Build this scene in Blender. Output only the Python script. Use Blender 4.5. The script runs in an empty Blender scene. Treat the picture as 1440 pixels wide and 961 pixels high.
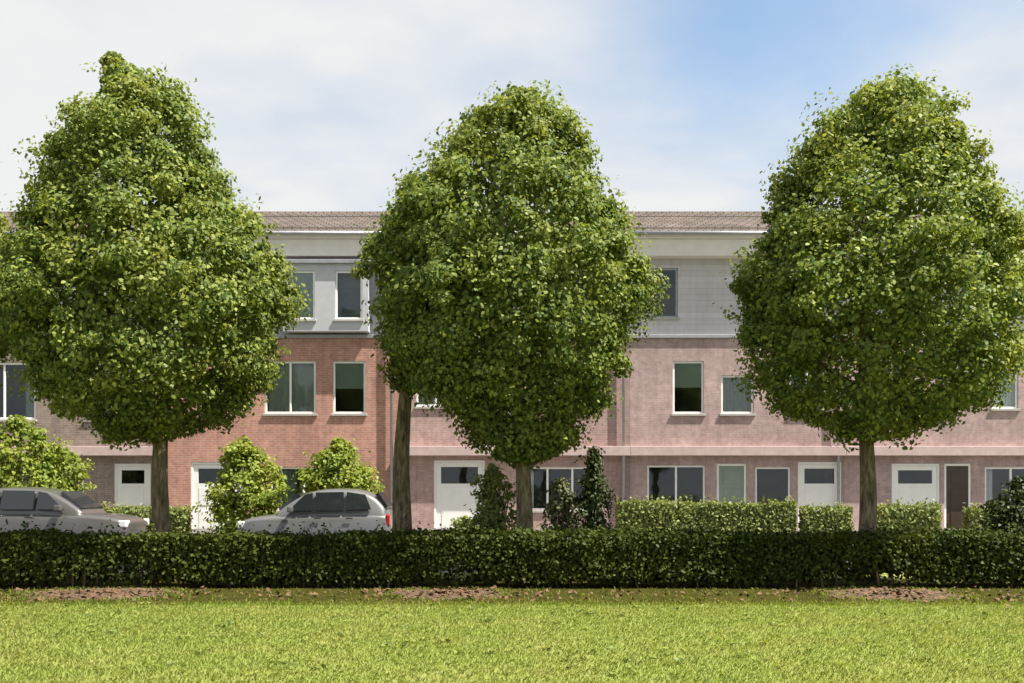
import bpy, bmesh, math, random
import numpy as np
from mathutils import Vector, Matrix, noise
R = random.Random(11)
N = np.random.default_rng(5)
sc = bpy.context.scene
C = sc.collection
PI = math.pi
F, HOR, EYE = 1400.0, 685.0, 1.6          # focal length and horizon row of the 1440 px photograph, eye height in metres

def px(x, d): return (x - 720.0) * d / F
def pz(y, d): return EYE + (HOR - y) * d / F

# ------------------------------------------------------------------ materials
class NT:
    def __init__(self, name):
        self.m = bpy.data.materials.new(name); self.m.use_nodes = True
        self.t = self.m.node_tree; self.b = self.t.nodes['Principled BSDF']
        self.out = self.t.nodes['Material Output']
    def n(self, kind, **kw):
        o = self.t.nodes.new(kind)
        for k, v in kw.items():
            if k in o.inputs: o.inputs[k].default_value = v
            else: setattr(o, k, v)
        return o
    def l(self, a, b): self.t.links.new(a, b)
    def coord(self, which='Object'): return self.n('ShaderNodeTexCoord').outputs[which]
    def noise(self, scale, detail=4, vec=None, rough=.55):
        o = self.n('ShaderNodeTexNoise', Scale=scale, Detail=detail, Roughness=rough)
        self.l(vec if vec is not None else self.coord(), o.inputs['Vector']); return o.outputs['Fac']
    def ramp(self, fac, stops):
        o = self.n('ShaderNodeValToRGB'); e = o.color_ramp.elements
        while len(e) < len(stops): e.new(.5)
        for q, (p, c) in zip(e, stops): q.position = p; q.color = (*c, 1)
        self.l(fac, o.inputs[0]); return o.outputs[0]
    def mix(self, a, b, fac, mode='MIX'):
        o = self.n('ShaderNodeMix', data_type='RGBA', blend_type=mode)
        for s, v in ((0, fac), (6, a), (7, b)):
            if hasattr(v, 'is_linked'): self.l(v, o.inputs[s])
            elif s == 0: o.inputs[0].default_value = v
            else: o.inputs[s].default_value = (*v, 1)
        return o.outputs[2]
    def bump(self, h, strength, dist=.02):
        o = self.n('ShaderNodeBump', Strength=strength, Distance=dist)
        self.l(h, o.inputs['Height']); self.l(o.outputs[0], self.b.inputs['Normal'])
    def col(self, c):
        if hasattr(c, 'is_linked'): self.l(c, self.b.inputs['Base Color'])
        else: self.b.inputs['Base Color'].default_value = (*c, 1)
    def set(self, **kw):
        for k, v in kw.items(): self.b.inputs[k.replace('_', ' ')].default_value = v
        return self.m

def simple(name, c, rough=.6, var=.25, scale=6, metal=0., bump=0.):
    t = NT(name); f = t.noise(scale, 5)
    t.col(t.ramp(f, [(.25, tuple(v * (1 - var) for v in c)), (.75, tuple(min(1, v * (1 + var)) for v in c))]))
    if bump: t.bump(t.noise(scale * 8, 4), bump)
    return t.set(Roughness=rough, Metallic=metal)

def leaf_mat(name, dark, mid, light, transl=.38, spec=.2):
    t = NT(name)
    isl = t.n('ShaderNodeNewGeometry').outputs['Random Per Island']
    c = t.ramp(isl, [(0, dark), (.5, mid), (1, light)])
    patch = t.noise(1.3, 3)
    c2 = t.mix(c, tuple(v * s for v, s in zip(light, (1.15, 1.0, .8))), t.ramp(patch, [(.45, (0, 0, 0)), (.75, (.55, .55, .55))]))
    t.col(c2); t.set(Roughness=.55, Specular_IOR_Level=spec)
    tr = t.n('ShaderNodeBsdfTranslucent')
    t.l(t.mix(c2, (1.25, 1.2, .55), 1.0, 'MULTIPLY'), tr.inputs[0])
    mx = t.n('ShaderNodeMixShader'); mx.inputs[0].default_value = transl
    t.l(t.b.outputs[0], mx.inputs[1]); t.l(tr.outputs[0], mx.inputs[2]); t.l(mx.outputs[0], t.out.inputs[0])
    return t.m

def brick_mat(name, c1, c2, mortar):
    t = NT(name); g = t.n('ShaderNodeNewGeometry').outputs['Position']
    sp = t.n('ShaderNodeSeparateXYZ'); t.l(g, sp.inputs[0])
    ad = t.n('ShaderNodeMath', operation='ADD'); t.l(sp.outputs[0], ad.inputs[0]); t.l(sp.outputs[1], ad.inputs[1])
    cb = t.n('ShaderNodeCombineXYZ'); t.l(ad.outputs[0], cb.inputs[0]); t.l(sp.outputs[2], cb.inputs[1])
    b = t.n('ShaderNodeTexBrick', Scale=1.0); b.inputs['Brick Width'].default_value = .225
    b.inputs['Row Height'].default_value = .068; b.inputs['Mortar Size'].default_value = .008
    b.inputs['Color1'].default_value = (*c1, 1); b.inputs['Color2'].default_value = (*c2, 1); b.inputs['Mortar'].default_value = (*mortar, 1)
    t.l(cb.outputs[0], b.inputs['Vector'])
    st = t.noise(.55, 6, g, .65)
    w = t.mix(b.outputs['Color'], t.ramp(st, [(.3, (.72, .7, .68)), (.65, (1.05, 1.03, 1.0))]), 1.0, 'MULTIPLY')
    w = t.mix(w, t.ramp(t.noise(7, 3, g), [(.3, (.8, .8, .8)), (.7, (1.12, 1.1, 1.08))]), 1.0, 'MULTIPLY')
    mp = t.n('ShaderNodeMapping'); t.l(g, mp.inputs[0]); mp.inputs['Scale'].default_value = (3.2, 3.2, .28)
    w = t.mix(w, t.ramp(t.noise(1.4, 6, mp.outputs[0], .7), [(.32, (.66, .64, .62)), (.52, (1, 1, 1)), (.75, (1.1, 1.1, 1.1))]), .5, 'MULTIPLY')
    t.col(w); t.bump(b.outputs['Fac'], -.35, .01)
    return t.set(Roughness=.9)

def board_mat(name, c, pitch, axis, stain=.8):
    t = NT(name); g = t.n('ShaderNodeNewGeometry').outputs['Position']
    sp = t.n('ShaderNodeSeparateXYZ'); t.l(g, sp.inputs[0])
    dv = t.n('ShaderNodeMath', operation='DIVIDE'); t.l(sp.outputs[axis], dv.inputs[0]); dv.inputs[1].default_value = pitch
    fr = t.n('ShaderNodeMath', operation='FRACT'); t.l(dv.outputs[0], fr.inputs[0])
    fl = t.n('ShaderNodeMath', operation='FLOOR'); t.l(dv.outputs[0], fl.inputs[0])
    wn = t.n('ShaderNodeTexWhiteNoise', noise_dimensions='1D'); t.l(fl.outputs[0], wn.inputs['W'])
    c0 = t.ramp(wn.outputs[0], [(0, tuple(v * .9 for v in c)), (1, tuple(v * 1.06 for v in c))])
    gr = t.ramp(fr.outputs[0], [(0, (.55, .55, .55)), (.06, (1, 1, 1)), (1, (1, 1, 1))])
    c1 = t.mix(c0, gr, 1.0, 'MULTIPLY')
    c1 = t.mix(c1, t.ramp(t.noise(1.1, 6, g, .7), [(.3, (stain,) * 3), (.65, (1.04,) * 3)]), 1.0, 'MULTIPLY')
    mp = t.n('ShaderNodeMapping'); t.l(g, mp.inputs[0]); mp.inputs['Scale'].default_value = (4, 4, .3)
    c1 = t.mix(c1, t.ramp(t.noise(1.5, 6, mp.outputs[0], .7), [(.35, (.74, .73, .71)), (.55, (1, 1, 1))]), .4, 'MULTIPLY')
    t.col(c1); t.bump(gr, .5, .02)
    return t.set(Roughness=.75)

def tile_mat(name, c):
    t = NT(name); g = t.n('ShaderNodeNewGeometry').outputs['Position']
    b = t.n('ShaderNodeTexBrick', Scale=1.0); b.inputs['Brick Width'].default_value = .26; b.inputs['Row Height'].default_value = .3
    b.inputs['Mortar Size'].default_value = .02; b.inputs['Bias'].default_value = 0
    b.inputs['Color1'].default_value = (*c, 1); b.inputs['Color2'].default_value = (*[v * .78 for v in c], 1); b.inputs['Mortar'].default_value = (*[v * .35 for v in c], 1)
    t.l(g, b.inputs['Vector'])
    w = t.mix(b.outputs['Color'], t.ramp(t.noise(.9, 6, g, .7), [(.3, (.7, .72, .66)), (.65, (1.1, 1.08, 1.05))]), 1.0, 'MULTIPLY')
    t.col(w); t.bump(b.outputs['Fac'], -.8, .03)
    return t.set(Roughness=.85)

def glass_mat(name):
    t = NT(name)
    tr = t.n('ShaderNodeBsdfTransparent'); tr.inputs[0].default_value = (.72, .78, .78, 1)
    gl = t.n('ShaderNodeBsdfGlossy', Roughness=.03); gl.inputs[0].default_value = (.9, .93, .95, 1)
    bp = t.n('ShaderNodeBump', Strength=.06, Distance=.05); t.l(t.noise(1.6, 2), bp.inputs['Height']); t.l(bp.outputs[0], gl.inputs['Normal'])
    fr = t.n('ShaderNodeFresnel', IOR=1.7)
    mx = t.n('ShaderNodeMixShader'); t.l(fr.outputs[0], mx.inputs[0]); t.l(tr.outputs[0], mx.inputs[1]); t.l(gl.outputs[0], mx.inputs[2])
    t.l(mx.outputs[0], t.out.inputs[0]); t.t.nodes.remove(t.b)
    return t.m

M = {}
M['leaf_a'] = leaf_mat('hornbeam leaves', (.060, .096, .026), (.142, .196, .048), (.265, .300, .066))
M['leaf_b'] = leaf_mat('hornbeam leaves deeper', (.054, .092, .026), (.136, .190, .048), (.255, .292, .066))
M['leaf_c'] = leaf_mat('hornbeam leaves fresh', (.060, .100, .025), (.142, .202, .046), (.275, .312, .066))
M['leaf_hedge'] = leaf_mat('hedge leaves', (.020, .032, .006), (.038, .055, .009), (.070, .086, .014), .2, .1)
M['leaf_lime'] = leaf_mat('lime shrub leaves', (.12, .18, .03), (.19, .25, .04), (.28, .32, .06), .4)
M['leaf_garden'] = leaf_mat('garden hedge leaves', (.11, .145, .04), (.17, .21, .06), (.24, .27, .09), .3)
M['leaf_yew'] = leaf_mat('yew leaves', (.020, .034, .010), (.034, .050, .013), (.055, .075, .02), .15)
M['leaf_grey'] = leaf_mat('grey green shrub leaves', (.070, .085, .035), (.11, .125, .06), (.15, .165, .085), .25)

def bark():
    t = NT('bark'); v = t.n('ShaderNodeMapping'); t.l(t.coord(), v.inputs[0]); v.inputs['Scale'].default_value = (11, 11, 2.2)
    f = t.noise(1.6, 8, v.outputs[0], .7)
    c = t.ramp(f, [(.36, (.035, .024, .015)), (.5, (.15, .11, .07)), (.66, (.30, .235, .16))])
    c = t.mix(c, (.09, .115, .03), t.ramp(t.noise(2.2, 4), [(.5, (0, 0, 0)), (.72, (.6, .6, .6))]))
    t.col(c); t.bump(f, .8, .03); return t.set(Roughness=.95)
M['bark'] = bark()

def grass_ground():
    t = NT('lawn soil and turf'); g = t.n('ShaderNodeNewGeometry').outputs['Position']
    a = t.ramp(t.noise(.8, 6, g, .65), [(.3, (.155, .20, .03)), (.55, (.20, .23, .045)), (.75, (.25, .235, .075))])
    b = t.ramp(t.noise(30, 5, g, .7), [(.3, (.55, .55, .5)), (.7, (1.25, 1.25, 1.2))])
    c = t.mix(a, b, 1.0, 'MULTIPLY'); t.col(c); t.bump(t.noise(60, 4, g), .6, .03)
    return t.set(Roughness=.95)
M['ground'] = grass_ground()

def blade_mat(name, stops, patch):
    t = NT(name); g = t.n('ShaderNodeNewGeometry')
    c = t.ramp(g.outputs['Random Per Island'], stops)
    p = t.noise(.9, 5, g.outputs['Position'], .65)
    c = t.mix(c, patch, t.ramp(p, [(.45, (0, 0, 0)), (.72, (.7, .7, .7))]))
    c = t.mix(c, t.ramp(t.noise(4.5, 3, g.outputs['Position']), [(.3, (.82, .84, .8)), (.7, (1.12, 1.1, 1.05))]), 1.0, 'MULTIPLY')
    t.col(c); t.set(Roughness=.6, Specular_IOR_Level=.3)
    tr = t.n('ShaderNodeBsdfTranslucent'); t.l(t.mix(c, (1.2, 1.2, .6), 1.0, 'MULTIPLY'), tr.inputs[0])
    mx = t.n('ShaderNodeMixShader'); mx.inputs[0].default_value = .35
    t.l(t.b.outputs[0], mx.inputs[1]); t.l(tr.outputs[0], mx.inputs[2]); t.l(mx.outputs[0], t.out.inputs[0])
    return t.m
M['blade'] = blade_mat('lawn grass blades', [(0, (.155, .225, .032)), (.6, (.225, .28, .045)), (1, (.31, .32, .09))], (.33, .30, .10))
M['soil'] = simple('bare soil', (.085, .05, .027), .95, .45, 9, bump=.8)
M['litter'] = simple('fallen leaves', (.105, .055, .024), .85, .4, 5)
M['asphalt'] = simple('asphalt', (.055, .055, .057), .9, .2, 14, bump=.4)
M['paving'] = board_mat('concrete paving', (.26, .25, .235), .3, 0)
M['gravel'] = simple('garden gravel and slabs', (.24, .225, .205), .95, .35, 18, bump=.6)
M['kerb'] = simple('kerb concrete', (.33, .32, .30), .9, .2, 10)
M['white'] = simple('white gloss paint', (.78, .77, .75), .35, .06, 3)
M['cream'] = simple('cream paint', (.66, .60, .555), .45, .08, 3)
M['dormer'] = simple('pale grey paint', (.43, .43, .45), .5, .1, 3)
M['door_white'] = simple('white door paint', (.76, .75, .72), .3, .05, 3)
M['door_dark'] = simple('dark brown door paint', (.045, .028, .02), .35, .2, 3)
M['door_green'] = simple('grey green door paint', (.22, .26, .22), .4, .1, 3)
M['garage'] = board_mat('grey garage door boards', (.13, .115, .105), .14, 0)
M['sill'] = simple('stone sill', (.36, .34, .32), .8, .15, 8)
M['lead'] = simple('zinc', (.30, .30, .32), .5, .15, 5, .4)
M['curtain'] = simple('net curtain', (.66, .66, .62), .9, .1, 8)
M['blind'] = simple('sage roller blind', (.55, .60, .52), .9, .06, 2)
M['blindw'] = simple('white roller blind', (.68, .68, .64), .9, .05, 2)
M['glass'] = glass_mat('window glass')
M['inside'] = simple('dim plaster', (.5, .47, .44), .9, .1, 2)
M['metal'] = simple('brushed steel', (.5, .5, .5), .3, .1, 20, .9)
M['tyre'] = simple('tyre rubber', (.025, .025, .026), .85, .2, 10)
M['trim'] = simple('black plastic', (.03, .03, .032), .55, .15, 8)
M['lampglass'] = simple('lamp lens', (.7, .7, .7), .12, .1, 12)
M['redlamp'] = simple('red lamp lens', (.35, .02, .02), .15, .1, 12)
def paint(name, c):
    t = NT(name); f = t.noise(2, 5)
    t.col(t.ramp(f, [(.3, tuple(v * .93 for v in c)), (.7, c)]))
    return t.set(Roughness=.35, Metallic=.35, Coat_Weight=.8, Coat_Roughness=.06)
M['silver'] = paint('silver grey car paint', (.15, .15, .148))
M['darkcar'] = paint('dark grey car paint', (.10, .095, .09))
def carglass():
    t = NT('car glass'); t.col((.015, .018, .02)); return t.set(Roughness=.05, Specular_IOR_Level=.7)
M['carglass'] = carglass()

# ------------------------------------------------------------------ mesh helpers
def link(o, parent=None):
    C.objects.link(o)
    if parent is not None: o.parent = parent
    return o
def obj(name, bm, m, parent=None, smooth=False, bevel=0.):
    me = bpy.data.meshes.new(name); bmesh.ops.recalc_face_normals(bm, faces=bm.faces); bm.to_mesh(me); bm.free()
    me.materials.append(m)
    if smooth: me.shade_smooth()
    o = link(bpy.data.objects.new(name, me), parent)
    if bevel:
        b = o.modifiers.new('bevel', 'BEVEL'); b.width = bevel; b.segments = 2; b.limit_method = 'ANGLE'
    return o
def box(bm, x0, x1, y0, y1, z0, z1):
    v = [bm.verts.new(p) for p in [(x0,y0,z0),(x1,y0,z0),(x1,y1,z0),(x0,y1,z0),(x0,y0,z1),(x1,y0,z1),(x1,y1,z1),(x0,y1,z1)]]
    for f in [(3,2,1,0),(4,5,6,7),(0,1,5,4),(1,2,6,5),(2,3,7,6),(3,0,4,7)]: bm.faces.new([v[i] for i in f])
def quad(bm, *p): bm.faces.new([bm.verts.new(q) for q in p])
def tag(o, label, cat, group=None, kind=None):
    if label: o['label'] = label
    if cat: o['category'] = cat
    if group: o['group'] = group
    if kind: o['kind'] = kind
    return o
def empty(name, loc, label, cat, group=None):
    o = link(bpy.data.objects.new(name, None)); o.location = loc; o.empty_display_size = .3
    return tag(o, label, cat, group)
def pydata(name, verts, loops_per, m, parent=None):
    """verts (n*k,3): n separate k-gons"""
    k = loops_per; nv = len(verts); nf = nv // k
    me = bpy.data.meshes.new(name); me.vertices.add(nv); me.loops.add(nv); me.polygons.add(nf)
    me.vertices.foreach_set('co', np.ascontiguousarray(verts, dtype=np.float32).ravel())
    me.loops.foreach_set('vertex_index', np.arange(nv, dtype=np.int32))
    me.polygons.foreach_set('loop_start', np.arange(0, nv, k, dtype=np.int32))
    me.update(calc_edges=True); me.materials.append(m)
    return link(bpy.data.objects.new(name, me), parent)
def tube(bm, pts, radii, seg=10, wob=0.):
    rings = []
    for i, (p, r) in enumerate(zip(pts, radii)):
        p = Vector(p); a = Vector(pts[max(0, i - 1)]); b = Vector(pts[min(len(pts) - 1, i + 1)])
        d = (b - a).normalized(); u = d.orthogonal().normalized() if abs(d.z) < .9 else Vector((1, 0, 0)); u = (u - d * u.dot(d)).normalized(); w = d.cross(u)
        rings.append([bm.verts.new(p + (u * math.cos(t) + w * math.sin(t)) * r * (1 + wob * math.sin(3 * t + i * 1.3))) for t in [2 * PI * k / seg for k in range(seg)]])
    for a, b in zip(rings, rings[1:]):
        for k in range(seg): bm.faces.new((a[k], a[(k + 1) % seg], b[(k + 1) % seg], b[k]))
    bm.faces.new(rings[0][::-1]); bm.faces.new(rings[-1])

def unit(v): return v / np.maximum(np.linalg.norm(v, axis=1, keepdims=True), 1e-6)
def leaves(pts, nrm, size, jitter=.7, aspect=.62):
    """pointed-oval leaves (6-gon) at pts, facing roughly nrm"""
    n = len(pts); nn = unit(nrm + N.normal(0, jitter, (n, 3)))
    t = N.normal(0, 1, (n, 3)); t[:, 2] -= .5
    u = unit(t - nn * (t * nn).sum(1, keepdims=True)); w = np.cross(nn, u)
    s = (size * N.uniform(.65, 1.35, n))[:, None]; a = s * aspect * .5; b = s * .5
    bend = nn * s * .12
    v = np.stack([pts - u * b - bend, pts - u * b * .35 + w * a, pts + u * b * .45 + w * a * .8, pts + u * b - bend, pts + u * b * .45 - w * a * .8, pts - u * b * .35 - w * a], 1)
    return v.reshape(-1, 3)

def surf_noise(p, s): return np.array([noise.noise(Vector(q) * s) for q in p])

def crown_leaves(prof, cy, n_clump, per, leaf, lump=.125, squash=1.0):
    """prof: rows (z, cx, half width). Clumps over the surface of the crown, plus a filled inside."""
    prof = np.array(sorted(prof)); z0, z1 = prof[0, 0], prof[-1, 0]
    zz = np.linspace(z0, z1, 200); hw = np.interp(zz, prof[:, 0], prof[:, 2]); w = (hw + .25); cdf = np.cumsum(w); cdf /= cdf[-1]
    def sample(n):
        z = np.interp(N.uniform(0, 1, n), cdf, zz); th = N.uniform(0, 2 * PI, n)
        return z, th, np.interp(z, prof[:, 0], prof[:, 1]), np.interp(z, prof[:, 0], prof[:, 2])
    slope = np.gradient(hw, zz)
    V = []
    z, th, cx, r = sample(n_clump)
    d = np.stack([np.cos(th), np.sin(th) * squash, np.zeros_like(th)], 1)
    base = np.stack([cx, np.full_like(z, cy), z], 1)
    nz = surf_noise(base + d * r[:, None], .8) + .5 * surf_noise(base + d * r[:, None] + 9, 2.1)
    rr = r * (1 + lump * 1.6 * nz) - N.uniform(-.03, .50, n_clump)
    rr = np.maximum(np.minimum(rr, r * 1.02 + .02), .05)
    cen = base + d * rr[:, None]
    sl = np.interp(z, zz, slope)
    out = unit(np.stack([d[:, 0], d[:, 1], -sl * .8], 1))
    crad = N.choice([.2, .28, .42], n_clump) * N.uniform(.75, 1.15, n_clump) * np.clip(r / 1.2 + .35, .4, 1.1)
    for i in range(n_clump):
        k = int(per * N.uniform(.6, 1.4))
        q = unit(N.normal(0, 1, (k, 3))) * (N.uniform(0, 1, (k, 1)) ** .45) * crad[i]
        q[:, 2] *= .75
        V.append(leaves(cen[i] + q, q / crad[i] * .9 + out[i] * .55 + np.array([0, 0, .45]), leaf))
    # shoots that break the clipped outline
    ns = n_clump // 3
    z, th, cx, r = sample(ns); d = np.stack([np.cos(th), np.sin(th) * squash, N.uniform(.0, .9, ns)], 1)
    b0 = np.stack([cx + np.cos(th) * (r - .05), cy + np.sin(th) * squash * (r - .05), z], 1)
    for i in range(ns):
        k = N.integers(5, 12); t = np.sort(N.uniform(-.3, 1, k))[:, None] * N.uniform(.12, .46)
        V.append(leaves(b0[i] + unit(d[i:i + 1]) * t + N.normal(0, .025, (k, 3)), np.tile([0, 0, 1.], (k, 1)) + d[i], leaf, .8))
    # inside
    ni = n_clump * per // 6
    z, th, cx, r = sample(ni); q = r * N.uniform(0, .93, ni) ** .4 * .95
    V.append(leaves(np.stack([cx + np.cos(th) * q, cy + np.sin(th) * q * squash, z], 1), np.stack([np.cos(th), np.sin(th), np.full(ni, .5)], 1), leaf * 1.3))
    return np.concatenate(V)

def make_tree(name, rows, cy, zb_trunk, tx, trunk_r, label, cat, m, n_clump=620, per=165, leaf=.074, group=None, trunk_top=.62, lean=0., squash=1.0):
    """rows: (y px, left px, right px) of the crown outline at depth cy"""
    root = empty(name, (px(tx, cy), cy, 0), label, cat, group)
    prof = [(pz(y, cy), (px(a, cy) + px(b, cy)) / 2 - root.location.x, (px(b, cy) - px(a, cy)) / 2 * .965) for y, a, b in rows]
    v = crown_leaves(prof, 0., n_clump, per, leaf, squash=squash)
    pydata('crown', v, 6, m, root)
    top = max(p[0] for p in prof); bot = min(p[0] for p in prof); h = bot + (top - bot) * trunk_top
    bm = bmesh.new(); n = 12; pts = []; rad = []
    for i in range(n + 1):
        t = i / n; pts.append((lean * t + .035 * math.sin(t * 9 + tx), .03 * math.sin(t * 7 + 2 * tx), -.05 + h * t))
        rad.append(trunk_r * (1 - .75 * t) * (1 + .55 * math.exp(-t * h / .18)))
    tube(bm, pts, rad, 14, .05)
    for k in range(20):                                   # limbs inside the crown
        zf = bot - .15 + (h - bot) * (k / 16) * .95; a = k * 2.4 + tx; L = (.42 + .3 * R.random()) * np.interp(min(zf + 1.3, top), [p[0] for p in sorted(prof)], [p[2] for p in sorted(prof)]) - .05
        t = zf / h; r0 = trunk_r * (1 - .75 * t) * .5
        p0 = Vector((lean * t, 0, zf)); d = Vector((math.cos(a), math.sin(a) * squash, .55))
        tube(bm, [p0, p0 + d * L * .35, p0 + d * L * .7 + Vector((0, 0, .15 * L)), p0 + d * L + Vector((0, 0, .35 * L))], [r0, r0 * .7, r0 * .4, .012], 7)
    obj('trunk', bm, M['bark'], root, True)
    return root

def make_shrub(name, cx, cy, rx, ry, h, label, cat, m, n_clump=120, per=60, leaf=.08, group=None, power=.55, zb=.08):
    root = empty(name, (cx, cy, 0), label, cat, group)
    prof = [(zb + (h - zb) * t, .06 * rx * math.sin(5 * t + cx), rx * max(.08, math.sin(PI * min(1, .12 + .88 * t) ** .8) ** power)) for t in np.linspace(0, 1, 12)]
    pydata('foliage', crown_leaves(prof, 0., n_clump, per, leaf, .16, ry / rx), 6, m, root)
    for k in range(7):
        bm = bmesh.new(); a = k * 2.4; d = Vector((math.cos(a) * rx * .55, math.sin(a) * ry * .55, h * .75))
        tube(bm, [d * 0 + Vector((.05 * math.cos(a), .05 * math.sin(a), -.03)), d * .4 + Vector((0, 0, .1)), d], [.03, .022, .008], 6)
        obj('stem', bm, M['bark'], root, True)
    return root

def make_hedge(name, x0, x1, y0, y1, h, label, m, per_m2, leaf, cat='hedge', wob=.06, group=None, stems=True, bald=()):
    root = empty(name, ((x0 + x1) / 2, (y0 + y1) / 2, 0), label, cat, group); ox, oy = root.location.x, root.location.y
    L, W = x1 - x0, y1 - y0; V = []
    def lump(p): return surf_noise(p, .45) * wob * 1.1 + surf_noise(p, 1.1) * wob * 1.2 + surf_noise(p, 3.3) * wob * .7
    for face, A in (('front', L * h), ('back', L * h * .35), ('top', L * W), ('in', L * h * 3.2), ('l', W * h), ('r', W * h)):
        n = int(A * per_m2); a = N.uniform(0, 1, n); b = N.uniform(0, 1, n)
        if face == 'front': p = np.stack([x0 + a * L, np.full(n, y0), .10 + (h - .10) * b ** .85], 1); nr = (0, -1, .35)
        elif face == 'back': p = np.stack([x0 + a * L, np.full(n, y1), .05 + h * .95 * b], 1); nr = (0, 1, .35)
        elif face == 'top': p = np.stack([x0 + a * L, y0 + b * W, np.full(n, h)], 1); nr = (0, 0, 1)
        elif face == 'l': p = np.stack([np.full(n, x0), y0 + a * W, .05 + h * b], 1); nr = (-1, 0, .3)
        elif face == 'r': p = np.stack([np.full(n, x1), y0 + a * W, .05 + h * b], 1); nr = (1, 0, .3)
        else: p = np.stack([x0 + a * L, y0 + W * N.uniform(.1, .9, n), .05 + (h - .13) * b], 1); nr = (0, 0, 1)
        nr = np.array(nr, float); nv = unit(nr[None])[0]
        if face != 'in':
            ed = np.minimum((p[:, 2] - .1) * 1.5, 1.) if face != 'top' else 1.
            p = p + nv * (lump(p) + N.normal(0, .03, n) - .02)[:, None]
        keep = np.ones(n, bool)
        if face in ('front', 'in'): bl = sum([np.clip(1.1 - np.abs(p[:, 0] - q[0]) / q[2], 0, 1) for q in bald], np.zeros(n)); keep = N.uniform(0, 1, n) < np.clip((p[:, 2] - .02 - .12 * surf_noise(p, .7) - .28 * bl) * 5, .12, 1)
        V.append(leaves(p[keep] - np.array([ox, oy, 0]), np.tile(nr if face != 'in' else np.array([0, -1., .2]), (keep.sum(), 1)), leaf * (1 if face != 'in' else 1.35), .65))
    ns = int(L * 14)                                       # untrimmed shoots on top
    for i in range(ns):
        b0 = np.array([N.uniform(x0, x1) - ox, N.uniform(y0, y1) - oy, h - .03]); k = N.integers(4, 8)
        t = np.linspace(0, N.uniform(.04, .24), k)[:, None]
        V.append(leaves(b0 + t * np.array([[N.normal(0, .3), N.normal(0, .3), 1]]) + N.normal(0, .015, (k, 3)), np.tile([0, -.3, 1.], (k, 1)), leaf * .9, .8))
    pydata('foliage', np.concatenate(V), 6, m, root)
    if stems:
        bm = bmesh.new()
        x = x0 + .1
        while x < x1:
            yy = R.uniform(y0 + .12, y1 - .15) - oy
            tube(bm, [(x - ox, yy, -.03), (x - ox + R.uniform(-.06, .06), yy + R.uniform(-.04, .04), h * .4), (x - ox + R.uniform(-.12, .12), yy, h * .8)], [.02, .014, .006], 5)
            x += R.uniform(.1, .28)
        obj('stem', bm, M['bark'], root, True)['kind'] = 'stuff'
    return root

# ------------------------------------------------------------------ ground
def sheet(name, m, x0, x1, y0, y1, z, nx=1, ny=1):
    bm = bmesh.new(); quad(bm, (x0, y0, z), (x1, y0, z), (x1, y1, z), (x0, y1, z))
    return tag(obj(name, bm, m), None, None, None, 'structure')
sheet('ground', M['ground'], -1500, 1500, -60, 2500, 0)
bm = bmesh.new(); box(bm, -60, 60, 18.6, 18.75, -.1, .012); box(bm, -60, 60, 25.05, 25.2, -.1, .13)
tag(obj('kerb', bm, M['kerb'], bevel=.01), None, None, None, 'structure')
sheet('road', M['asphalt'], -60, 60, 18.75, 25.05, .004)
bm = bmesh.new(); box(bm, -60, 60, 25.2, 26.35, -.1, .12)
tag(obj('pavement', bm, M['paving']), None, None, None, 'structure')

sheet('added_garden_gravel', M['gravel'], -60, 60, 26.35, 29.79, .004)  # unseen grey gravel, added to cut green bounce onto the white doors
# grass blades: lawn up to the tree row and the thin turf under it
def blades(n, x0, x1, y0, y1, hmin, hmax, wid, thin=None):
    y = y0 + (y1 - y0) * N.uniform(0, 1, n) ** 1.25; x = N.uniform(x0, x1, n)
    p = np.stack([x, y, np.full(n, -.004)], 1)
    if thin is not None:
        k = thin(p); p = p[k]; n = len(p)
    a = N.uniform(0, 2 * PI, n); d = np.stack([np.cos(a), np.sin(a), np.zeros(n)], 1); w = np.stack([-np.sin(a), np.cos(a), np.zeros(n)], 1)
    hn = N.uniform(hmin, hmax, n)[:, None]; lean = N.uniform(.15, .9, n)[:, None]; ww = (N.uniform(.6, 1.3, n) * wid)[:, None]
    up = np.array([[0, 0, 1.]])
    mid = p + d * hn * lean * .35 + up * hn * .6; tip = p + d * hn * lean + up * hn * (1.05 - .35 * lean)
    return np.stack([p - w * ww, p + w * ww, mid + w * ww * .8, tip, mid - w * ww * .8], 1).reshape(-1, 3)
TREE_Y = 17.15
BEDS = [(px(140, 14.7), 14.8, 1.1, .8), (px(632, 14.7), 14.85, .8, .75), (px(1262, 14.7), 14.8, .95, .85)]
def bare(p):
    b = np.zeros(len(p))
    for cx, cy, rx, ry in BEDS:
        b = np.maximum(b, 1.25 - np.sqrt(((p[:, 0] - cx) / rx) ** 2 + ((p[:, 1] - cy) / ry) ** 2))
    return b
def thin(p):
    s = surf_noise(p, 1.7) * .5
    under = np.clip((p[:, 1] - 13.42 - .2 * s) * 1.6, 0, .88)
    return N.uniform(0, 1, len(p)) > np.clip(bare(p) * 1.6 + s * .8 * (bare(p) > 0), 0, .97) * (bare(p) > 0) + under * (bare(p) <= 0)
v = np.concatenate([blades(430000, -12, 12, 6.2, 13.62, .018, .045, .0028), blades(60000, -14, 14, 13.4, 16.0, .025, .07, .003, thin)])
tag(pydata('grass', v, 5, M['blade']), None, None, None, 'stuff')

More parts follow.
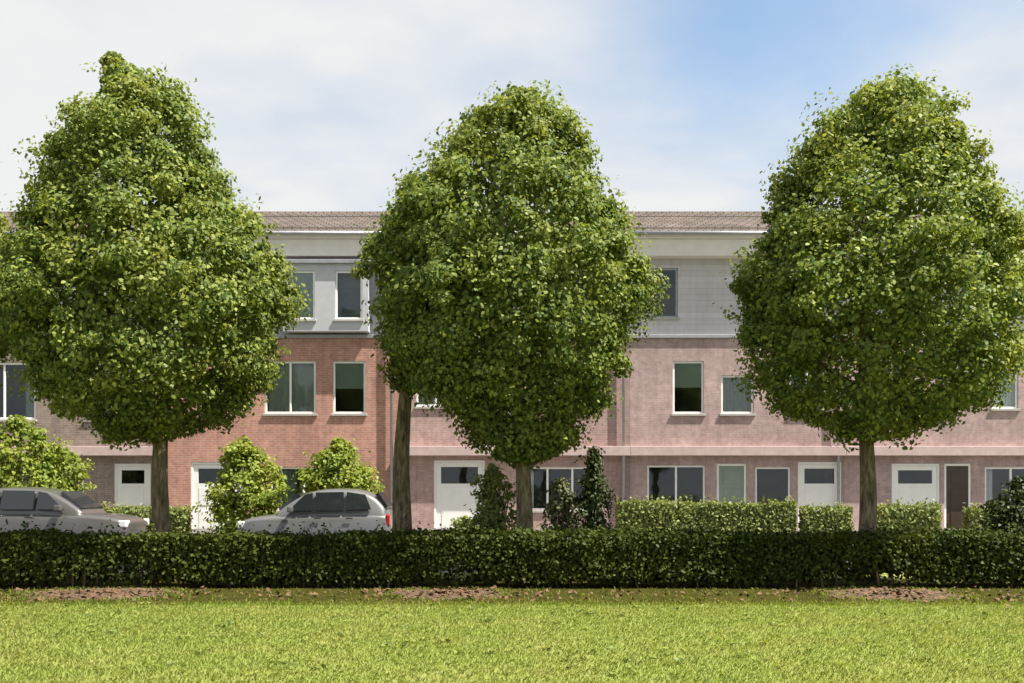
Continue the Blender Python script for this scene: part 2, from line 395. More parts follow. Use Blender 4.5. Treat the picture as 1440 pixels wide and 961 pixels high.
def shaded_verge():
    t = NT('hedge bed earth with painted shade'); g = t.n('ShaderNodeNewGeometry').outputs['Position']  # earth colour darkened to carry the shade of the tree crowns
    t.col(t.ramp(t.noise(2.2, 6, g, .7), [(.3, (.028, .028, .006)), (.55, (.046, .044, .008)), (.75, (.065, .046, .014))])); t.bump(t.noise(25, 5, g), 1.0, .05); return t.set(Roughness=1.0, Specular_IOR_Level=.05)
M['shaded_verge'] = shaded_verge()
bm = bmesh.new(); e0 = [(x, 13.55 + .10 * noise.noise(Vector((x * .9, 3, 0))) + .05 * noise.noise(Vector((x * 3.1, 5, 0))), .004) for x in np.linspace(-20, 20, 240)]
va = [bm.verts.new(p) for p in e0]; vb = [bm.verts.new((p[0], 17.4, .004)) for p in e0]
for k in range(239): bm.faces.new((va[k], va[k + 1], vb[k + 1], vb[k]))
tag(obj('soil', bm, M['shaded_verge']), None, None, None, 'structure')  # bare earth strip, crown shade painted into its colour
for i, (cx, cy, rx, ry) in enumerate(BEDS):               # bare earth round the trunks
    bm = bmesh.new(); c = bm.verts.new((cx, cy, .03)); ring = []
    for k in range(48):
        a = 2 * PI * k / 48; q = 1 + .4 * noise.noise(Vector((math.cos(a) * 1.3, math.sin(a) * 1.3, i * 7.))) + .25 * noise.noise(Vector((math.cos(a) * 4, math.sin(a) * 4, i * 7.)))
        ring.append(bm.verts.new((cx + rx * q * math.cos(a), cy + ry * q * math.sin(a), .008)))
    for k in range(48): bm.faces.new((c, ring[k], ring[(k + 1) % 48]))
    tag(obj('soil', bm, M['soil'], smooth=True), None, None, None, 'structure')
W_ = []; q = np.stack([N.uniform(-12, 12, 420), N.uniform(7.5, 13.5, 420), np.full(420, .02)], 1)
q = q[surf_noise(q, .6) > -.05]
for p in q:                                               # flat rosettes of broad leaves in the turf
    k = N.integers(5, 10); a = N.uniform(0, 2 * PI, k); rr = N.uniform(.015, .06, k)
    W_.append(leaves(p + np.stack([np.cos(a) * rr, np.sin(a) * rr, N.uniform(0, .025, k)], 1), np.tile([0, 0, 1.], (k, 1)), .055, .4))
tag(pydata('lawn_weeds', np.concatenate(W_), 6, M['leaf_b']), None, None, None, 'stuff')
P = []
for cx, cy, rx, ry in BEDS:
    n = 420; a = N.uniform(0, 2 * PI, n); q = np.abs(N.normal(0, .75, n))
    P.append(np.stack([cx + rx * q * np.cos(a), cy + ry * q * np.sin(a), N.uniform(.012, .045, n)], 1))
n = 500; P.append(np.stack([N.uniform(-10, 10, n), N.uniform(13.9, 15.2, n), N.uniform(.01, .05, n)], 1))
P = np.concatenate(P)
tag(pydata('leaf_litter', leaves(P, np.tile([0, 0, 1.], (len(P), 1)), .075, .35), 6, M['litter']), None, None, None, 'stuff')

# ------------------------------------------------------------------ trees
T1 = [(78,150,168),(104,138,205),(138,140,268),(172,112,286),(206,68,300),(240,54,312),(275,48,338),(310,42,362),(345,30,380),(380,14,398),(412,4,408),(445,8,408),(480,24,396),(512,36,384),(546,54,370),(580,92,348),(600,124,318),(614,165,262)]
T2 = [(126,715,745),(140,688,774),(172,645,806),(206,620,832),(240,590,850),(275,552,868),(310,536,882),(345,518,892),(380,510,904),(412,508,914),(445,514,912),(480,536,896),(512,560,886),(546,588,864),(580,628,838),(612,660,818),(636,684,800),(648,706,768)]
T3 = [(118,1228,1280),(138,1182,1318),(172,1156,1346),(206,1134,1358),(240,1112,1380),(275,1090,1394),(310,1064,1412),(345,1044,1430),(380,1032,1436),(412,1024,1442),(445,1024,1442),(480,1040,1436),(512,1052,1424),(546,1066,1402),(580,1108,1352),(600,1140,1320),(614,1180,1284)]
G = 'clipped trees in a row along the hedge'
make_tree('hornbeam_tree', T1, TREE_Y, 2.4, 228, .17, 'clipped egg-shaped tree with a lopsided pointed tip, left of the grey car', 'tree', M['leaf_a'], group=G)
make_tree('hornbeam_tree', T2, TREE_Y, 2.2, 735, .165, 'middle clipped egg-shaped tree whose crown hangs lowest, in front of a thin-stemmed tree', 'tree', M['leaf_b'], group=G)
make_tree('hornbeam_tree', T3, TREE_Y, 2.4, 1218, .17, 'clipped egg-shaped tree with a broad blunt top, in front of the pale pink houses', 'tree', M['leaf_c'], group=G)
make_tree('hornbeam_tree', [(150,-120,-80),(190,-170,-70),(235,-200,-30),(300,-215,-8),(345,-225,16),(410,-235,30),(470,-225,18),(530,-190,-20),(575,-140,-60)], 18.0, 2.6, -105, .17,
          'green tree cut by the left edge of the photo, only a sliver of crown showing', 'tree', M['leaf_a'], 420, 70, .1)
make_tree('street_tree', [(250,590,640),(300,562,662),(360,548,676),(430,540,680),(490,538,672),(530,548,650),(548,560,610)], 18.2, 3., 560, .205,
          'tree with a bare brown trunk and small crown half hidden behind the middle clipped tree', 'tree', M['leaf_b'], 220, 60, .1, lean=.25)

# ------------------------------------------------------------------ hedge along the lawn
make_hedge('hedge', -15, 15, 15.6, 16.4, .84, 'long low dark green hedge between the lawn and the row of tree trunks', M['leaf_hedge'], 1000, .062, bald=BEDS)

# shrubs, garden hedges
SG = 'bright lime green shrubs before the houses'
make_shrub('shrub', px(28, 25.9), 25.9, 1.75, .8, 3.35, 'big lime green shrub at the far left below the first clipped tree', 'shrub', M['leaf_lime'], 200, 60, .1, SG)
make_shrub('shrub', px(345, 26.4), 26.4, .95, .75, 2.95, 'lime green shrub rising behind the front of the grey car', 'shrub', M['leaf_lime'], 120, 60, .1, SG)
make_shrub('shrub', px(475, 26.4), 26.4, 1.1, .75, 2.85, 'wide lime green shrub behind the middle of the grey car, before the orange brick house', 'shrub', M['leaf_lime'], 130, 60, .1, SG)
make_shrub('columnar_shrub', px(836, 19.9 - 2.3), 17.6, .30, .30, 2.25, 'slim dark upright evergreen shrub right of the middle trunk', 'shrub', M['leaf_yew'], 90, 60, .06, None, .35)
make_shrub('shrub', px(696, 17.9), 17.9, .5, .45, 2.0, 'rounded grey green shrub just left of the middle trunk', 'shrub', M['leaf_garden'], 70, 60, .07)
make_shrub('shrub', px(790, 18.1), 18.1, .42, .42, 1.7, 'small grey green shrub between the middle trunk and the dark evergreen', 'shrub', M['leaf_grey'], 60, 60, .07)
make_shrub('shrub', px(1428, 18.0), 18.0, .6, .45, 1.75, 'green shrub at the right edge of the photo above the hedge', 'shrub', M['leaf_yew'], 70, 60, .07)
make_shrub('shrub', px(652, 25.9), 26.5, .5, .4, .8, 'low shrub below the white door of the middle house', 'shrub', M['leaf_garden'], 40, 60, .07)
GG = 'low light green front garden hedges'
def gh(a, b, h, label):
    make_hedge('garden_hedge', px(a, 26.6), px(b, 26.6), 26.45, 26.95, h, label, M['leaf_garden'], 420, .085, wob=.05, group=GG)
gh(868, 1118, 1.18, 'light green front garden hedge below the dark window right of the middle tree')
gh(1128, 1196, 1.05, 'short light green garden hedge in front of the white door left of the right trunk')
gh(1226, 1318, 1.08, 'light green garden hedge below the white door right of the right trunk')
gh(1362, 1600, 1.0, 'light green front garden hedge running out of the photo on the right')
gh(110, 262, 1.0, 'light green front garden hedge behind the left trunk')

# ------------------------------------------------------------------ houses
HY, Y2 = 29.8, 37.8
Z0, Z1, Z2, Z3 = 2.55, 6.05, 8.45, 9.12                  # canopy, clad storey, cornice, roof edge
def facade(bm, x0, x1, z0, z1, y, holes, reveal=.11):
    xs = sorted({x0, x1, *[q for h in holes for q in h[:2]]}); zs = sorted({z0, z1, *[q for h in holes for q in h[2:4]]})
    for a, b in zip(xs, xs[1:]):
        for c, d in zip(zs, zs[1:]):
            mx, mz = (a + b) / 2, (c + d) / 2
            if any(h[0] < mx < h[1] and h[2] < mz < h[3] for h in holes): continue
            quad(bm, (a, y, c), (b, y, c), (b, y, d), (a, y, d))
    for a, b, c, d in [h[:4] for h in holes]:
        e = y + reveal
        quad(bm, (a, y, c), (a, e, c), (a, e, d), (a, y, d)); quad(bm, (b, y, c), (b, y, d), (b, e, d), (b, e, c))
        quad(bm, (a, y, d), (a, e, d), (b, e, d), (b, y, d)); quad(bm, (a, y, c), (b, y, c), (b, e, c), (a, e, c))

def window(root, a, b, c, d, y, cols=2, cover=None, frac=.5, fm='white', transom=False):
    ox = root.location.x; oy = root.location.y; y = y - oy
    a, b = a - ox, b - ox; t = .06; bm = bmesh.new(); f0, f1 = y + .045, y + .105
    box(bm, a + .002, b - .002, f0, f1, d - t, d - .002); box(bm, a + .002, b - .002, f0, f1, c + .002, c + t)
    for x in [a + .002, b - t - .002] + [a + (b - a) * k / cols - t / 2 for k in range(1, cols)]: box(bm, x, x + t, f0, f1, c + t, d - t)
    if transom:
        zt = c + (d - c) * .68; box(bm, a + t, b - t, f0 - .004, f1 - .004, zt, zt + .045)
    w = obj('window', bm, M[fm], root, bevel=.006)
    bm = bmesh.new(); quad(bm, (a + t * .5, y + .08, c + t * .5), (b - t * .5, y + .08, c + t * .5), (b - t * .5, y + .08, d - t * .5), (a + t * .5, y + .08, d - t * .5))
    obj('pane', bm, M['glass'], w)
    bm = bmesh.new(); box(bm, a - .05, b + .05, y - .05, y + .04, c - .07, c - .001); obj('sill', bm, M['sill'], w, bevel=.008)
    if cover in ('curtain', 'nets'):
        n = 40; spans = [(a, b)] if cover == 'nets' else [(a, a + (b - a) * frac * .5), (b - (b - a) * frac * .5, b)]
        for s, e in spans:
            bm = bmesh.new(); vs = [[bm.verts.new((s + (e - s) * k / n, y + .19 + .025 * math.sin(k * 1.3), z)) for k in range(n + 1)] for z in (c, d)]
            for k in range(n): bm.faces.new((vs[0][k], vs[0][k + 1], vs[1][k + 1], vs[1][k]))
            obj('curtain', bm, M['curtain'], w, True)
    elif cover:
        bm = bmesh.new(); box(bm, a + .03, b - .03, y + .107, y + .115, d - (d - c) * frac, d - .01); obj('blind', bm, M[cover], w)
    return w

def door(root, a, b, zt, y, m, glazed=True, name='door'):
    ox = root.location.x; y = y - root.location.y; a, b = a - ox, b - ox; bm = bmesh.new()
    box(bm, a + .002, a + .07, y + .03, y + .1, .13, zt - .002); box(bm, b - .07, b - .002, y + .03, y + .1, .13, zt - .002); box(bm, a + .07, b - .07, y + .03, y + .1, zt - .07, zt - .002)
    fr = obj('door_frame', bm, M['white'], root, bevel=.006)
    bm = bmesh.new(); a1, b1 = a + .072, b - .072; zg = 1.7
    if glazed:
        box(bm, a1, b1, y + .055, y + .095, .14, zg); box(bm, a1, a1 + .14, y + .055, y + .095, zg, zt - .075); box(bm, b1 - .14, b1, y + .055, y + .095, zg, zt - .075); box(bm, a1 + .14, b1 - .14, y + .055, y + .095, zt - .2, zt - .075)
        box(bm, a1 + .16, b1 - .16, y + .045, y + .056, .3, .9); box(bm, a1 + .16, b1 - .16, y + .045, y + .056, 1.05, zg - .12)
    else:
        box(bm, a1, b1, y + .055, y + .095, .14, zt - .075)
        for z in (.3, 1.0): box(bm, a1 + .14, b1 - .14, y + .043, y + .056, z, z + .55)
        if zt > 2.1: box(bm, a1 + .14, b1 - .14, y + .043, y + .056, 1.68, zt - .2)
    dr = obj(name, bm, m, root, bevel=.005)
    if glazed:
        bm = bmesh.new(); quad(bm, (a1 + .13, y + .075, zg), (b1 - .13, y + .075, zg), (b1 - .13, y + .075, zt - .19), (a1 + .13, y + .075, zt - .19)); obj('pane', bm, M['glass'], dr)
    bm = bmesh.new(); tube(bm, [(b1 - .09, y + .06, 1.12), (b1 - .09, y + .005, 1.12), (b1 - .2, y + .005, 1.12)], [.011, .011, .011], 8); obj('handle', bm, M['metal'], dr, True)

def house(a, b, brick, clad, label, ground, first, upper, dormers=(), canopy=True, roof='roof', pipe=True):
    """ground: list of ('door'|'win'|'garage', px0, px1, ztop, ...); first/upper: (px0, px1, y0, y1, cols, cover, frac)"""
    x0, x1 = px(a, HY) + .004, px(b, HY) - .004; cx = (x0 + x1) / 2
    root = empty('terraced_house', (cx, HY, 0), label, 'house', 'houses of the terrace behind the trees')
    W = lambda p: px(p, HY)
    gh_ = []
    for g in ground:
        if g[0] == 'win': gh_.append((W(g[1]), W(g[2]), g[3], g[4]))
        else: gh_.append((W(g[1]), W(g[2]), .12, g[3]))
    fh = [(W(f[0]), W(f[1]), pz(f[3], HY), pz(f[2], HY)) for f in first]
    uh = [(W(f[0]), W(f[1]), pz(f[3], HY), pz(f[2], HY)) for f in upper]
    D = Y2 - HY
    def sh(h): return [(p - cx, q - cx, r, s) for p, q, r, s in h]
    bm = bmesh.new(); facade(bm, x0 - cx, x1 - cx, 0, Z1, 0, sh(gh_ + fh))
    quad(bm, (x0 - cx, 0, 0), (x0 - cx, D, 0), (x0 - cx, D, Z2), (x0 - cx, 0.1, Z2), (x0 - cx, .1, Z1), (x0 - cx, 0, Z1))
    quad(bm, (x1 - cx, 0, 0), (x1 - cx, 0, Z1), (x1 - cx, .1, Z1), (x1 - cx, .1, Z2), (x1 - cx, D, Z2), (x1 - cx, D, 0))
    quad(bm, (x0 - cx, D, 0), (x1 - cx, D, 0), (x1 - cx, D, Z2), (x0 - cx, D, Z2))
    obj('wall', bm, M[brick], root)
    bm = bmesh.new(); facade(bm, x0 - cx, x1 - cx, Z1 + .1, Z2, .1, sh(uh)); obj('upper_wall', bm, M[clad], root)
    bm = bmesh.new()                                       # floors and a room wall seen through the panes
    for z in (.05, Z0 + .02, Z1 - .03): quad(bm, (x0 - cx + .02, .13, z), (x1 - cx - .02, .13, z), (x1 - cx - .02, D - .05, z), (x0 - cx + .02, D - .05, z))
    quad(bm, (x0 - cx + .02, 3.6, .05), (x1 - cx - .02, 3.6, .05), (x1 - cx - .02, 3.6, Z2), (x0 - cx + .02, 3.6, Z2)); obj('room', bm, M['inside'], root)
    bm = bmesh.new(); box(bm, x0 - cx, x1 - cx, -.06, .1, Z1 + .001, Z1 + .11); obj('band', bm, M['lead'], root, bevel=.01)
    bm = bmesh.new(); box(bm, x0 - cx, x1 - cx, -.3, .3, Z2 + .001, Z3 - .17); box(bm, x0 - cx, x1 - cx, -.36, .3, Z3 - .168, Z3); obj('cornice', bm, M['cream'], root, bevel=.012)
    rg = 10.85; ry = 4.0; bm = bmesh.new()
    box(bm, x0 - cx, x1 - cx, ry - .12, ry + .12, rg - .06, rg + .07)
    n = 16
    for k in range(n):                                     # tile courses, each lapping the next
        y_0 = -.3 + (ry + .3) * k / n; y_1 = -.3 + (ry + .3) * (k + 1) / n + .04; z_0 = Z3 + .03 + (rg - Z3) * k / n; z_1 = Z3 + .03 + (rg - Z3) * (k + 1) / n - .012
        quad(bm, (x0 - cx, y_0, z_0 + .028), (x1 - cx, y_0, z_0 + .028), (x1 - cx, y_1, z_1), (x0 - cx, y_1, z_1)); quad(bm, (x0 - cx, y_0, z_0 - .02), (x1 - cx, y_0, z_0 - .02), (x1 - cx, y_0, z_0 + .028), (x0 - cx, y_0, z_0 + .028))
    quad(bm, (x0 - cx, ry, rg), (x1 - cx, ry, rg), (x1 - cx, D + .3, Z3 - .1), (x0 - cx, D + .3, Z3 - .1))
    rf = obj('roof', bm, M[roof], root)
    bm = bmesh.new(); quad(bm, (x0 - cx, D, Z2), (x1 - cx, D, Z2), (x1 - cx, D + .02, Z3 + .03), (x0 - cx, D + .02, Z3 + .03)); obj('eaves_board', bm, M['cream'], root)
    bm = bmesh.new(); tube(bm, [(x0 - cx, -.43, Z3 - .03), (x1 - cx, -.43, Z3 - .03)], [.06, .06], 10); obj('gutter', bm, M['lead'], root, True)
    if pipe:
        bm = bmesh.new(); q = x1 - cx - .18; tube(bm, [(q, -.43, Z3 - .08), (q, -.12, Z2 - .3), (q, -.11, 0)], [.045, .045, .045], 10); obj('drainpipe', bm, M['lead'], root, True)
    bm = bmesh.new(); box(bm, x0 - cx, x1 - cx, -.03, -.003, -.1, .35); obj('plinth', bm, M['sill'], root)
    if canopy:
        bm = bmesh.new(); box(bm, x0 - cx, x1 - cx, -.23, -.003, Z0 + .02, Z0 + .22); box(bm, x0 - cx, x1 - cx, -.27, -.23, Z0 - .02, Z0 + .26); obj('canopy', bm, M['canopy'], root, bevel=.01)
    for g in ground:
        if g[0] == 'win': window(root, W(g[1]), W(g[2]), g[3], g[4], HY, *g[5:])
        elif g[0] == 'garage': door(root, W(g[1]), W(g[2]), g[3], HY, M['garage'], False, 'garage_door')
        else: door(root, W(g[1]), W(g[2]), g[3], HY, M[g[4]], g[5])
    for f, h in zip(first, fh): window(root, *h, HY, *f[4:])
    for f, h in zip(upper, uh): window(root, *h, HY + .1, *f[4:])
    for (da, db, wins) in dormers:                         # flat topped dormers standing out of the clad storey
        p, q = W(da) - cx, W(db) - cx; bm = bmesh.new(); zt, zb = Z2 - .25, Z1 + .16
        facade(bm, p, q, zb, zt, -.35, [(W(w_[0]) - cx, W(w_[1]) - cx, zb + .35, zt - .2) for w_ in wins], .06)
        quad(bm, (p, -.35, zb), (p, .1, zb), (p, .1, zt), (p, -.35, zt)); quad(bm, (q, -.35, zb), (q, -.35, zt), (q, .1, zt), (q, .1, zb)); quad(bm, (p, -.35, zb), (q, -.35, zb), (q, .1, zb), (p, .1, zb))
        dm = obj('dormer', bm, M['dormer'], root); bm = bmesh.new(); box(bm, p - .08, q + .08, -.45, .1, zt + .001, zt + .12); obj('dormer_roof', bm, M['lead'], dm, bevel=.01)
        for w_ in wins: window(root, W(w_[0]), W(w_[1]), zb + .35, zt - .2, HY - .35, *w_[2:])
    return root

M['brick_orange'] = brick_mat('orange red brick', (.49, .235, .175), (.42, .19, .145), (.40, .34, .31))
M['brick_rose'] = brick_mat('rose brick', (.43, .28, .265), (.38, .235, .225), (.40, .35, .34))
M['brick_pink'] = brick_mat('pale pink brick', (.465, .325, .32), (.42, .28, .275), (.42, .38, .38))
M['brick_brown'] = brick_mat('grey brown brick', (.29, .22, .19), (.23, .17, .15), (.30, .28, .26))
M['clad_grey'] = board_mat('mid grey cladding boards', (.36, .36, .385), .18, 2)
M['clad_light'] = board_mat('pale lilac grey cladding boards', (.52, .485, .51), .18, 2, .88)
M['canopy'] = simple('faded canopy boards', (.47, .35, .335), .8, .15, 4)
M['roof'] = tile_mat('grey brown roof tiles', (.33, .275, .26))
M['roof2'] = tile_mat('warm brown roof tiles', (.34, .28, .26))

house(-420, -90, 'brick_brown', 'clad_grey', 'grey brown brick terrace house at the left end, outside the trees', [('win', -330, -220, .95, 2.2, 3, 'curtain', .4), ('door', -180, -130, 2.25, 'door_dark', False)],
      [(-340, -270, 505, 590, 2, 'curtain', .5), (-200, -140, 505, 590, 2)], [(-330, -250, 385, 450, 2)], roof='roof')
house(-90, 235, 'brick_brown', 'clad_grey', 'grey brown brick terrace house with garage door behind the left clipped tree', [('garage', -20, 118, 2.3), ('door', 160, 212, 2.3, 'door_white', True)],
      [(-40, 50, 510, 590, 2, 'curtain', .4), (120, 190, 510, 590, 2, 'blind', .4)], [(-30, 40, 385, 450, 2), (110, 180, 385, 450, 2)], roof='roof2')
house(235, 560, 'brick_orange', 'clad_grey', 'orange red brick terrace house behind the grey car', [('door', 268, 345, 2.35, 'door_white', True), ('win', 380, 520, .9, 2.2, 3, 'curtain', .5)],
      [(372, 444, 508, 582, 2, 'nets'), (468, 514, 508, 582, 1, 'blind', .52)], [], [(402, 520, [(412, 446, 1, 'blindw', .95), (474, 512, 1)])], canopy=False, roof='roof')
house(560, 885, 'brick_rose', 'clad_light', 'rose brick terrace house almost hidden behind the middle clipped tree', [('door', 610, 682, 2.4, 'door_white', True), ('win', 735, 840, .9, 2.2, 3, 'curtain', .3)],
      [(585, 640, 508, 572, 2, 'nets'), (700, 760, 508, 582, 2)], [(620, 700, 385, 450, 2), (780, 830, 385, 450, 1)], roof='roof2')
house(885, 1186, 'brick_pink', 'clad_light', 'pale pink brick terrace house seen between the middle and right clipped trees', [('win', 910, 992, .95, 2.25, 2, None), ('door', 1008, 1050, 2.3, 'door_green', False), ('win', 1062, 1112, .95, 2.2, 1), ('door', 1122, 1184, 2.35, 'door_white', True)],
      [(946, 990, 508, 582, 1, 'blind', .5), (1014, 1060, 528, 582, 1, 'nets'), (1110, 1160, 508, 582, 2)], [(916, 954, 376, 446, 1, None, .5, 'lead'), (1060, 1110, 380, 446, 1)], roof='roof')
house(1186, 1500, 'brick_pink', 'clad_light', 'pale pink brick terrace house behind the right clipped tree trunk', [('door', 1254, 1322, 2.3, 'door_white', True), ('door', 1328, 1366, 2.3, 'door_dark', False), ('win', 1385, 1460, .95, 2.2, 2, 'curtain', .4)],
      [(1230, 1280, 508, 582, 2), (1395, 1432, 520, 575, 1, 'nets'), (1455, 1490, 508, 582, 1)], [(1240, 1290, 380, 446, 2), (1400, 1440, 380, 446, 1)], roof='roof2')
house(1500, 1830, 'brick_rose', 'clad_light', 'rose brick terrace house at the right end, outside the trees', [('win', 1540, 1640, .9, 2.2, 3, 'curtain', .4), ('door', 1700, 1750, 2.3, 'door_dark', False)],
      [(1540, 1610, 508, 582, 2), (1680, 1750, 508, 582, 2)], [(1560, 1630, 380, 446, 2)], roof='roof')

# ------------------------------------------------------------------ parked cars
def car(xc, yc, length, height, mat_body, label, flip=1):
    root = empty('parked_car', (xc, yc, .004), label, 'car', 'cars parked in the street')
    k = length / 4.0; s = height / 1.55; W = .86
    def loft(stations, m, name, lo_fl=.04, parent=root):
        bm = bmesh.new(); rings = []
        for x, zb, zt, hb, ht in stations:                 # bottom z, top z, half width bottom / top
            zm = (zb + zt) / 2; pr = []
            for sy in (-1, 1):
                side = [(hb * .93, zb), (hb, zb + (zt - zb) * .18), ((hb + ht) / 2 * 1.01, zm), (ht, zt - (zt - zb) * .14), (ht * .9, zt)]
                pr += [(sy * q, z) for q, z in (side if sy == 1 else side[::-1])]
            rings.append([bm.verts.new((x * k * flip, q, z * s)) for q, z in pr])
        for a, b in zip(rings, rings[1:]):
            for i in range(len(a)): j = (i + 1) % len(a); bm.faces.new((a[i], a[j], b[j], b[i]))
        bm.faces.new(rings[0]); bm.faces.new(rings[-1])
        o = obj(name, bm, m, parent, True); sd = o.modifiers.new('sub', 'SUBSURF'); sd.levels = sd.render_levels = 2
        return o
    body = loft([(-2.0, .42, .72, .62, .60), (-1.95, .25, .80, .76, .72), (-1.6, .22, .90, .85, .80), (-1.0, .2, .95, .87, .83), (-.2, .2, .97, .88, .84), (.8, .2, .99, .88, .84), (1.5, .22, 1.0, .87, .82), (1.9, .28, .98, .80, .76), (2.0, .45, .92, .66, .64)], mat_body, 'body')
    cab = loft([(-1.05, .76, .93, .80, .74), (-.85, .76, 1.08, .80, .70), (-.35, .76, 1.42, .81, .64), (0.1, .76, 1.53, .81, .62), (.8, .76, 1.55, .81, .62), (1.45, .76, 1.48, .80, .62), (1.8, .76, 1.15, .77, .66), (1.9, .76, .99, .74, .68)], mat_body, 'cabin')
    def yb(z): return .81 + (z - .95) * (-.155 / .5)      # side glass plane follows the cabin
    for sy in (-1, 1):
        for pts in ([(-.62, 1.02), (-.02, 1.02), (-.02, 1.42), (-.22, 1.38)], [(.06, 1.02), (.78, 1.02), (.78, 1.44), (.06, 1.43)], [(.86, 1.03), (1.5, 1.06), (1.34, 1.38), (.86, 1.44)]):
            bm = bmesh.new(); quad(bm, *[(x * k * flip, sy * (yb(z) + .03), z * s) for x, z in pts])
            q = obj('side_window', bm, M['carglass'], root); md = q.modifiers.new('t', 'SOLIDIFY'); md.thickness = .07; md.offset = 0
    for nm, pts in (('windscreen', [(-.86, 1.03), (-.38, 1.40)]), ('rear_window', [(1.82, 1.09), (1.55, 1.42)])):
        bm = bmesh.new(); (xa, za), (xb_, zb_) = pts; d = -.05 if xa < 0 else .05
        quad(bm, ((xa + d) * k * flip, -.6, za * s), ((xa + d) * k * flip, .6, za * s), ((xb_ + d) * k * flip, .5, zb_ * s), ((xb_ + d) * k * flip, -.5, zb_ * s))
        q = obj(nm, bm, M['carglass'], root); md = q.modifiers.new('t', 'SOLIDIFY'); md.thickness = .08; md.offset = 0
    for x in (-1.25, 1.25):
        for sy in (-1, 1):
            bm = bmesh.new(); tube(bm, [(x * k * flip, sy * .70, .31), (x * k * flip, sy * .74, .31), (x * k * flip, sy * .88, .31), (x * k * flip, sy * .9, .31)], [.27, .31, .31, .27], 24)
            wh = obj('wheel', bm, M['tyre'], root, True); bm = bmesh.new(); tube(bm, [(x * k * flip, sy * .88, .31), (x * k * flip, sy * .915, .31)], [.2, .17], 20); obj('rim', bm, M['metal'], wh)
    for sy in (-1, 1):
        bm = bmesh.new(); box(bm, *sorted((-1.97 * k * flip, -1.78 * k * flip)), sy * .62 - .13, sy * .62 + .13, .62 * s, .78 * s); obj('headlight', bm, M['lampglass'], root, bevel=.03)
        bm = bmesh.new(); box(bm, *sorted((1.86 * k * flip, 1.975 * k * flip)), sy * .66 - .09, sy * .66 + .09, .68 * s, .94 * s); obj('tail_light', bm, M['redlamp'], root, bevel=.03)
        bm = bmesh.new(); box(bm, *sorted((-.62 * k * flip, -.48 * k * flip)), sy * .96 - .09, sy * .96 + .09, .99 * s, 1.13 * s); obj('wing_mirror', bm, mat_body, root, bevel=.03)
        bm = bmesh.new()
        for x in (.02, .84): box(bm, *sorted(((x + .02) * k * flip, (x + .2) * k * flip)), sy * .885 - .012, sy * .885 + .012, .84 * s, .87 * s)
        obj('door_handle', bm, M['trim'], root)
    for x in (-1.97, 1.96):
        bm = bmesh.new(); box(bm, *sorted(((x - .05) * k * flip, (x + .05) * k * flip)), -.62, .62, .34 * s, .5 * s); obj('bumper', bm, M['trim'], root, bevel=.03)
    return root
car(px(446, 23.6), 23.9, 3.6, 1.58, M['silver'], 'silver grey parked car behind the hedge in front of the lime shrubs', 1)
car(px(30, 22.4), 23.9, 4.2, 1.62, M['darkcar'], 'dark grey parked car behind the hedge at the far left', -1)

# ------------------------------------------------------------------ camera, sky, sun
cam = link(bpy.data.objects.new('camera', bpy.data.cameras.new('camera'))); sc.camera = cam
cam.location = (0, 0, EYE); cam.rotation_euler = (PI / 2, 0, 0); cam.data.sensor_width = 36; cam.data.lens = 36 * F / 1440
cam.data.shift_y = (HOR - 480.5) / 1440; cam.data.clip_end = 6000

EL, AZ = math.radians(60), math.radians(19)               # sun high on the right, a little in front of the tree row
sd = Vector((math.cos(EL) * math.cos(AZ), -math.cos(EL) * math.sin(AZ), math.sin(EL)))
L = bpy.data.lights.new('sun', 'SUN'); L.energy = 5.0; L.angle = math.radians(.53); L.color = (1, .95, .86)
lo = link(bpy.data.objects.new('sun', L)); lo.rotation_euler = sd.to_track_quat('Z', 'Y').to_euler()

w = bpy.data.worlds.new('World'); sc.world = w; w.use_nodes = True
nt = w.node_tree; nn = nt.nodes; ll = nt.links.new; bg = nn['Background']
sky = nn.new('ShaderNodeTexSky'); sky.sky_type = 'NISHITA'; sky.sun_disc = False; sky.sun_elevation = EL
sky.sun_rotation = math.atan2(sd.x, sd.y); sky.air_density = 1.0; sky.dust_density = 1.2; sky.ozone_density = 1.2
tc = nn.new('ShaderNodeTexCoord')
def mth(op, a, b=None, c=None):
    o = nn.new('ShaderNodeMath'); o.operation = op
    for i, v in enumerate((a, b, c)):
        if v is None: continue
        if hasattr(v, 'is_linked'): ll(v, o.inputs[i])
        else: o.inputs[i].default_value = v
    return o.outputs[0]
sep = nn.new('ShaderNodeSeparateXYZ'); ll(tc.outputs['Generated'], sep.inputs[0])
zc = mth('MAXIMUM', mth('ADD', sep.outputs[2], .12), .06)
cmb = nn.new('ShaderNodeCombineXYZ'); ll(mth('DIVIDE', sep.outputs[0], zc), cmb.inputs[0]); ll(mth('DIVIDE', sep.outputs[1], zc), cmb.inputs[1])
nz = nn.new('ShaderNodeTexNoise'); nz.inputs['Scale'].default_value = 1.1; nz.inputs['Detail'].default_value = 7; nz.inputs['Roughness'].default_value = .55; nz.inputs['Distortion'].default_value = .35
ll(cmb.outputs[0], nz.inputs['Vector'])
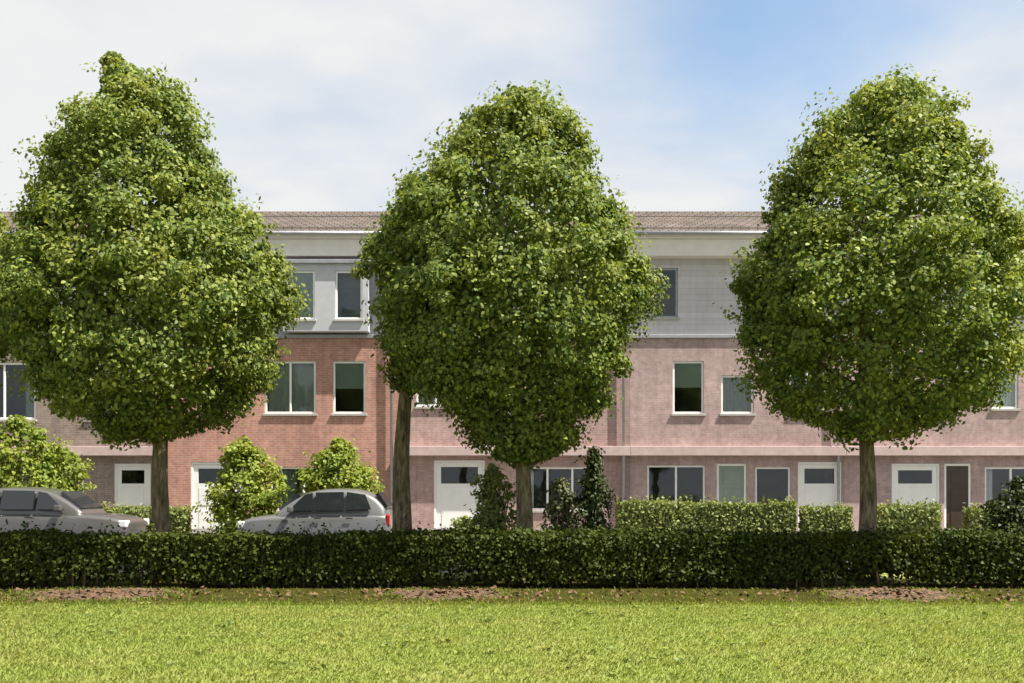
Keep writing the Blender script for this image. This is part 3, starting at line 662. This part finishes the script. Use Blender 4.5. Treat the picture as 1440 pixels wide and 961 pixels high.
# a gap in the cloud, in its own direction of the sky
gd = Vector((370, 1400, 790)).normalized()
dist = nn.new('ShaderNodeVectorMath'); dist.operation = 'DISTANCE'; nrm = nn.new('ShaderNodeVectorMath'); nrm.operation = 'NORMALIZE'
ll(tc.outputs['Generated'], nrm.inputs[0]); ll(nrm.outputs[0], dist.inputs[0]); dist.inputs[1].default_value = gd
gap = nn.new('ShaderNodeMapRange'); gap.interpolation_type = 'SMOOTHSTEP'; ll(dist.outputs['Value'], gap.inputs[0])
for i, v in ((1, .02), (2, .27), (3, -.24), (4, .20)): gap.inputs[i].default_value = v
cov = nn.new('ShaderNodeMapRange'); cov.interpolation_type = 'SMOOTHSTEP'; ll(mth('ADD', nz.outputs['Fac'], gap.outputs[0]), cov.inputs[0])
for i, v in ((1, .22), (2, .72), (3, .24), (4, .98)): cov.inputs[i].default_value = v
shade = nn.new('ShaderNodeTexNoise'); shade.inputs['Scale'].default_value = 2.3; shade.inputs['Detail'].default_value = 5; ll(cmb.outputs[0], shade.inputs['Vector'])
rp = nn.new('ShaderNodeValToRGB'); ll(shade.outputs['Fac'], rp.inputs[0])
rp.color_ramp.elements[0].position = .3; rp.color_ramp.elements[0].color = (2.75, 3.15, 3.72, 1)
rp.color_ramp.elements[1].position = .65; rp.color_ramp.elements[1].color = (3.95, 3.95, 3.93, 1)
gl = nn.new('ShaderNodeVectorMath'); gl.operation = 'DISTANCE'; ll(nrm.outputs[0], gl.inputs[0]); gl.inputs[1].default_value = Vector((-800, 1400, 760)).normalized()
glr = nn.new('ShaderNodeMapRange'); glr.interpolation_type = 'SMOOTHSTEP'; ll(gl.outputs['Value'], glr.inputs[0])
for i, v in ((1, 0.), (2, .45), (3, .25), (4, 0.)): glr.inputs[i].default_value = v
ll(mth('ADD', shade.outputs['Fac'], glr.outputs[0]), rp.inputs[0])
mx = nn.new('ShaderNodeMix'); mx.data_type = 'RGBA'; ll(cov.outputs[0], mx.inputs[0]); tint = nn.new('ShaderNodeMix'); tint.data_type = 'RGBA'; tint.blend_type = 'MULTIPLY'; tint.inputs[0].default_value = 1; tint.inputs[7].default_value = (.80, .95, .96, 1); ll(sky.outputs[0], tint.inputs[6]); ll(tint.outputs[2], mx.inputs[6]); ll(rp.outputs[0], mx.inputs[7])
ll(mx.outputs[2], bg.inputs[0]); bg.inputs[1].default_value = .085

vs = sc.view_settings; vs.view_transform = 'Standard'; vs.look = 'None'; vs.gamma = 1; vs.use_curve_mapping = False; vs.exposure = 1.4
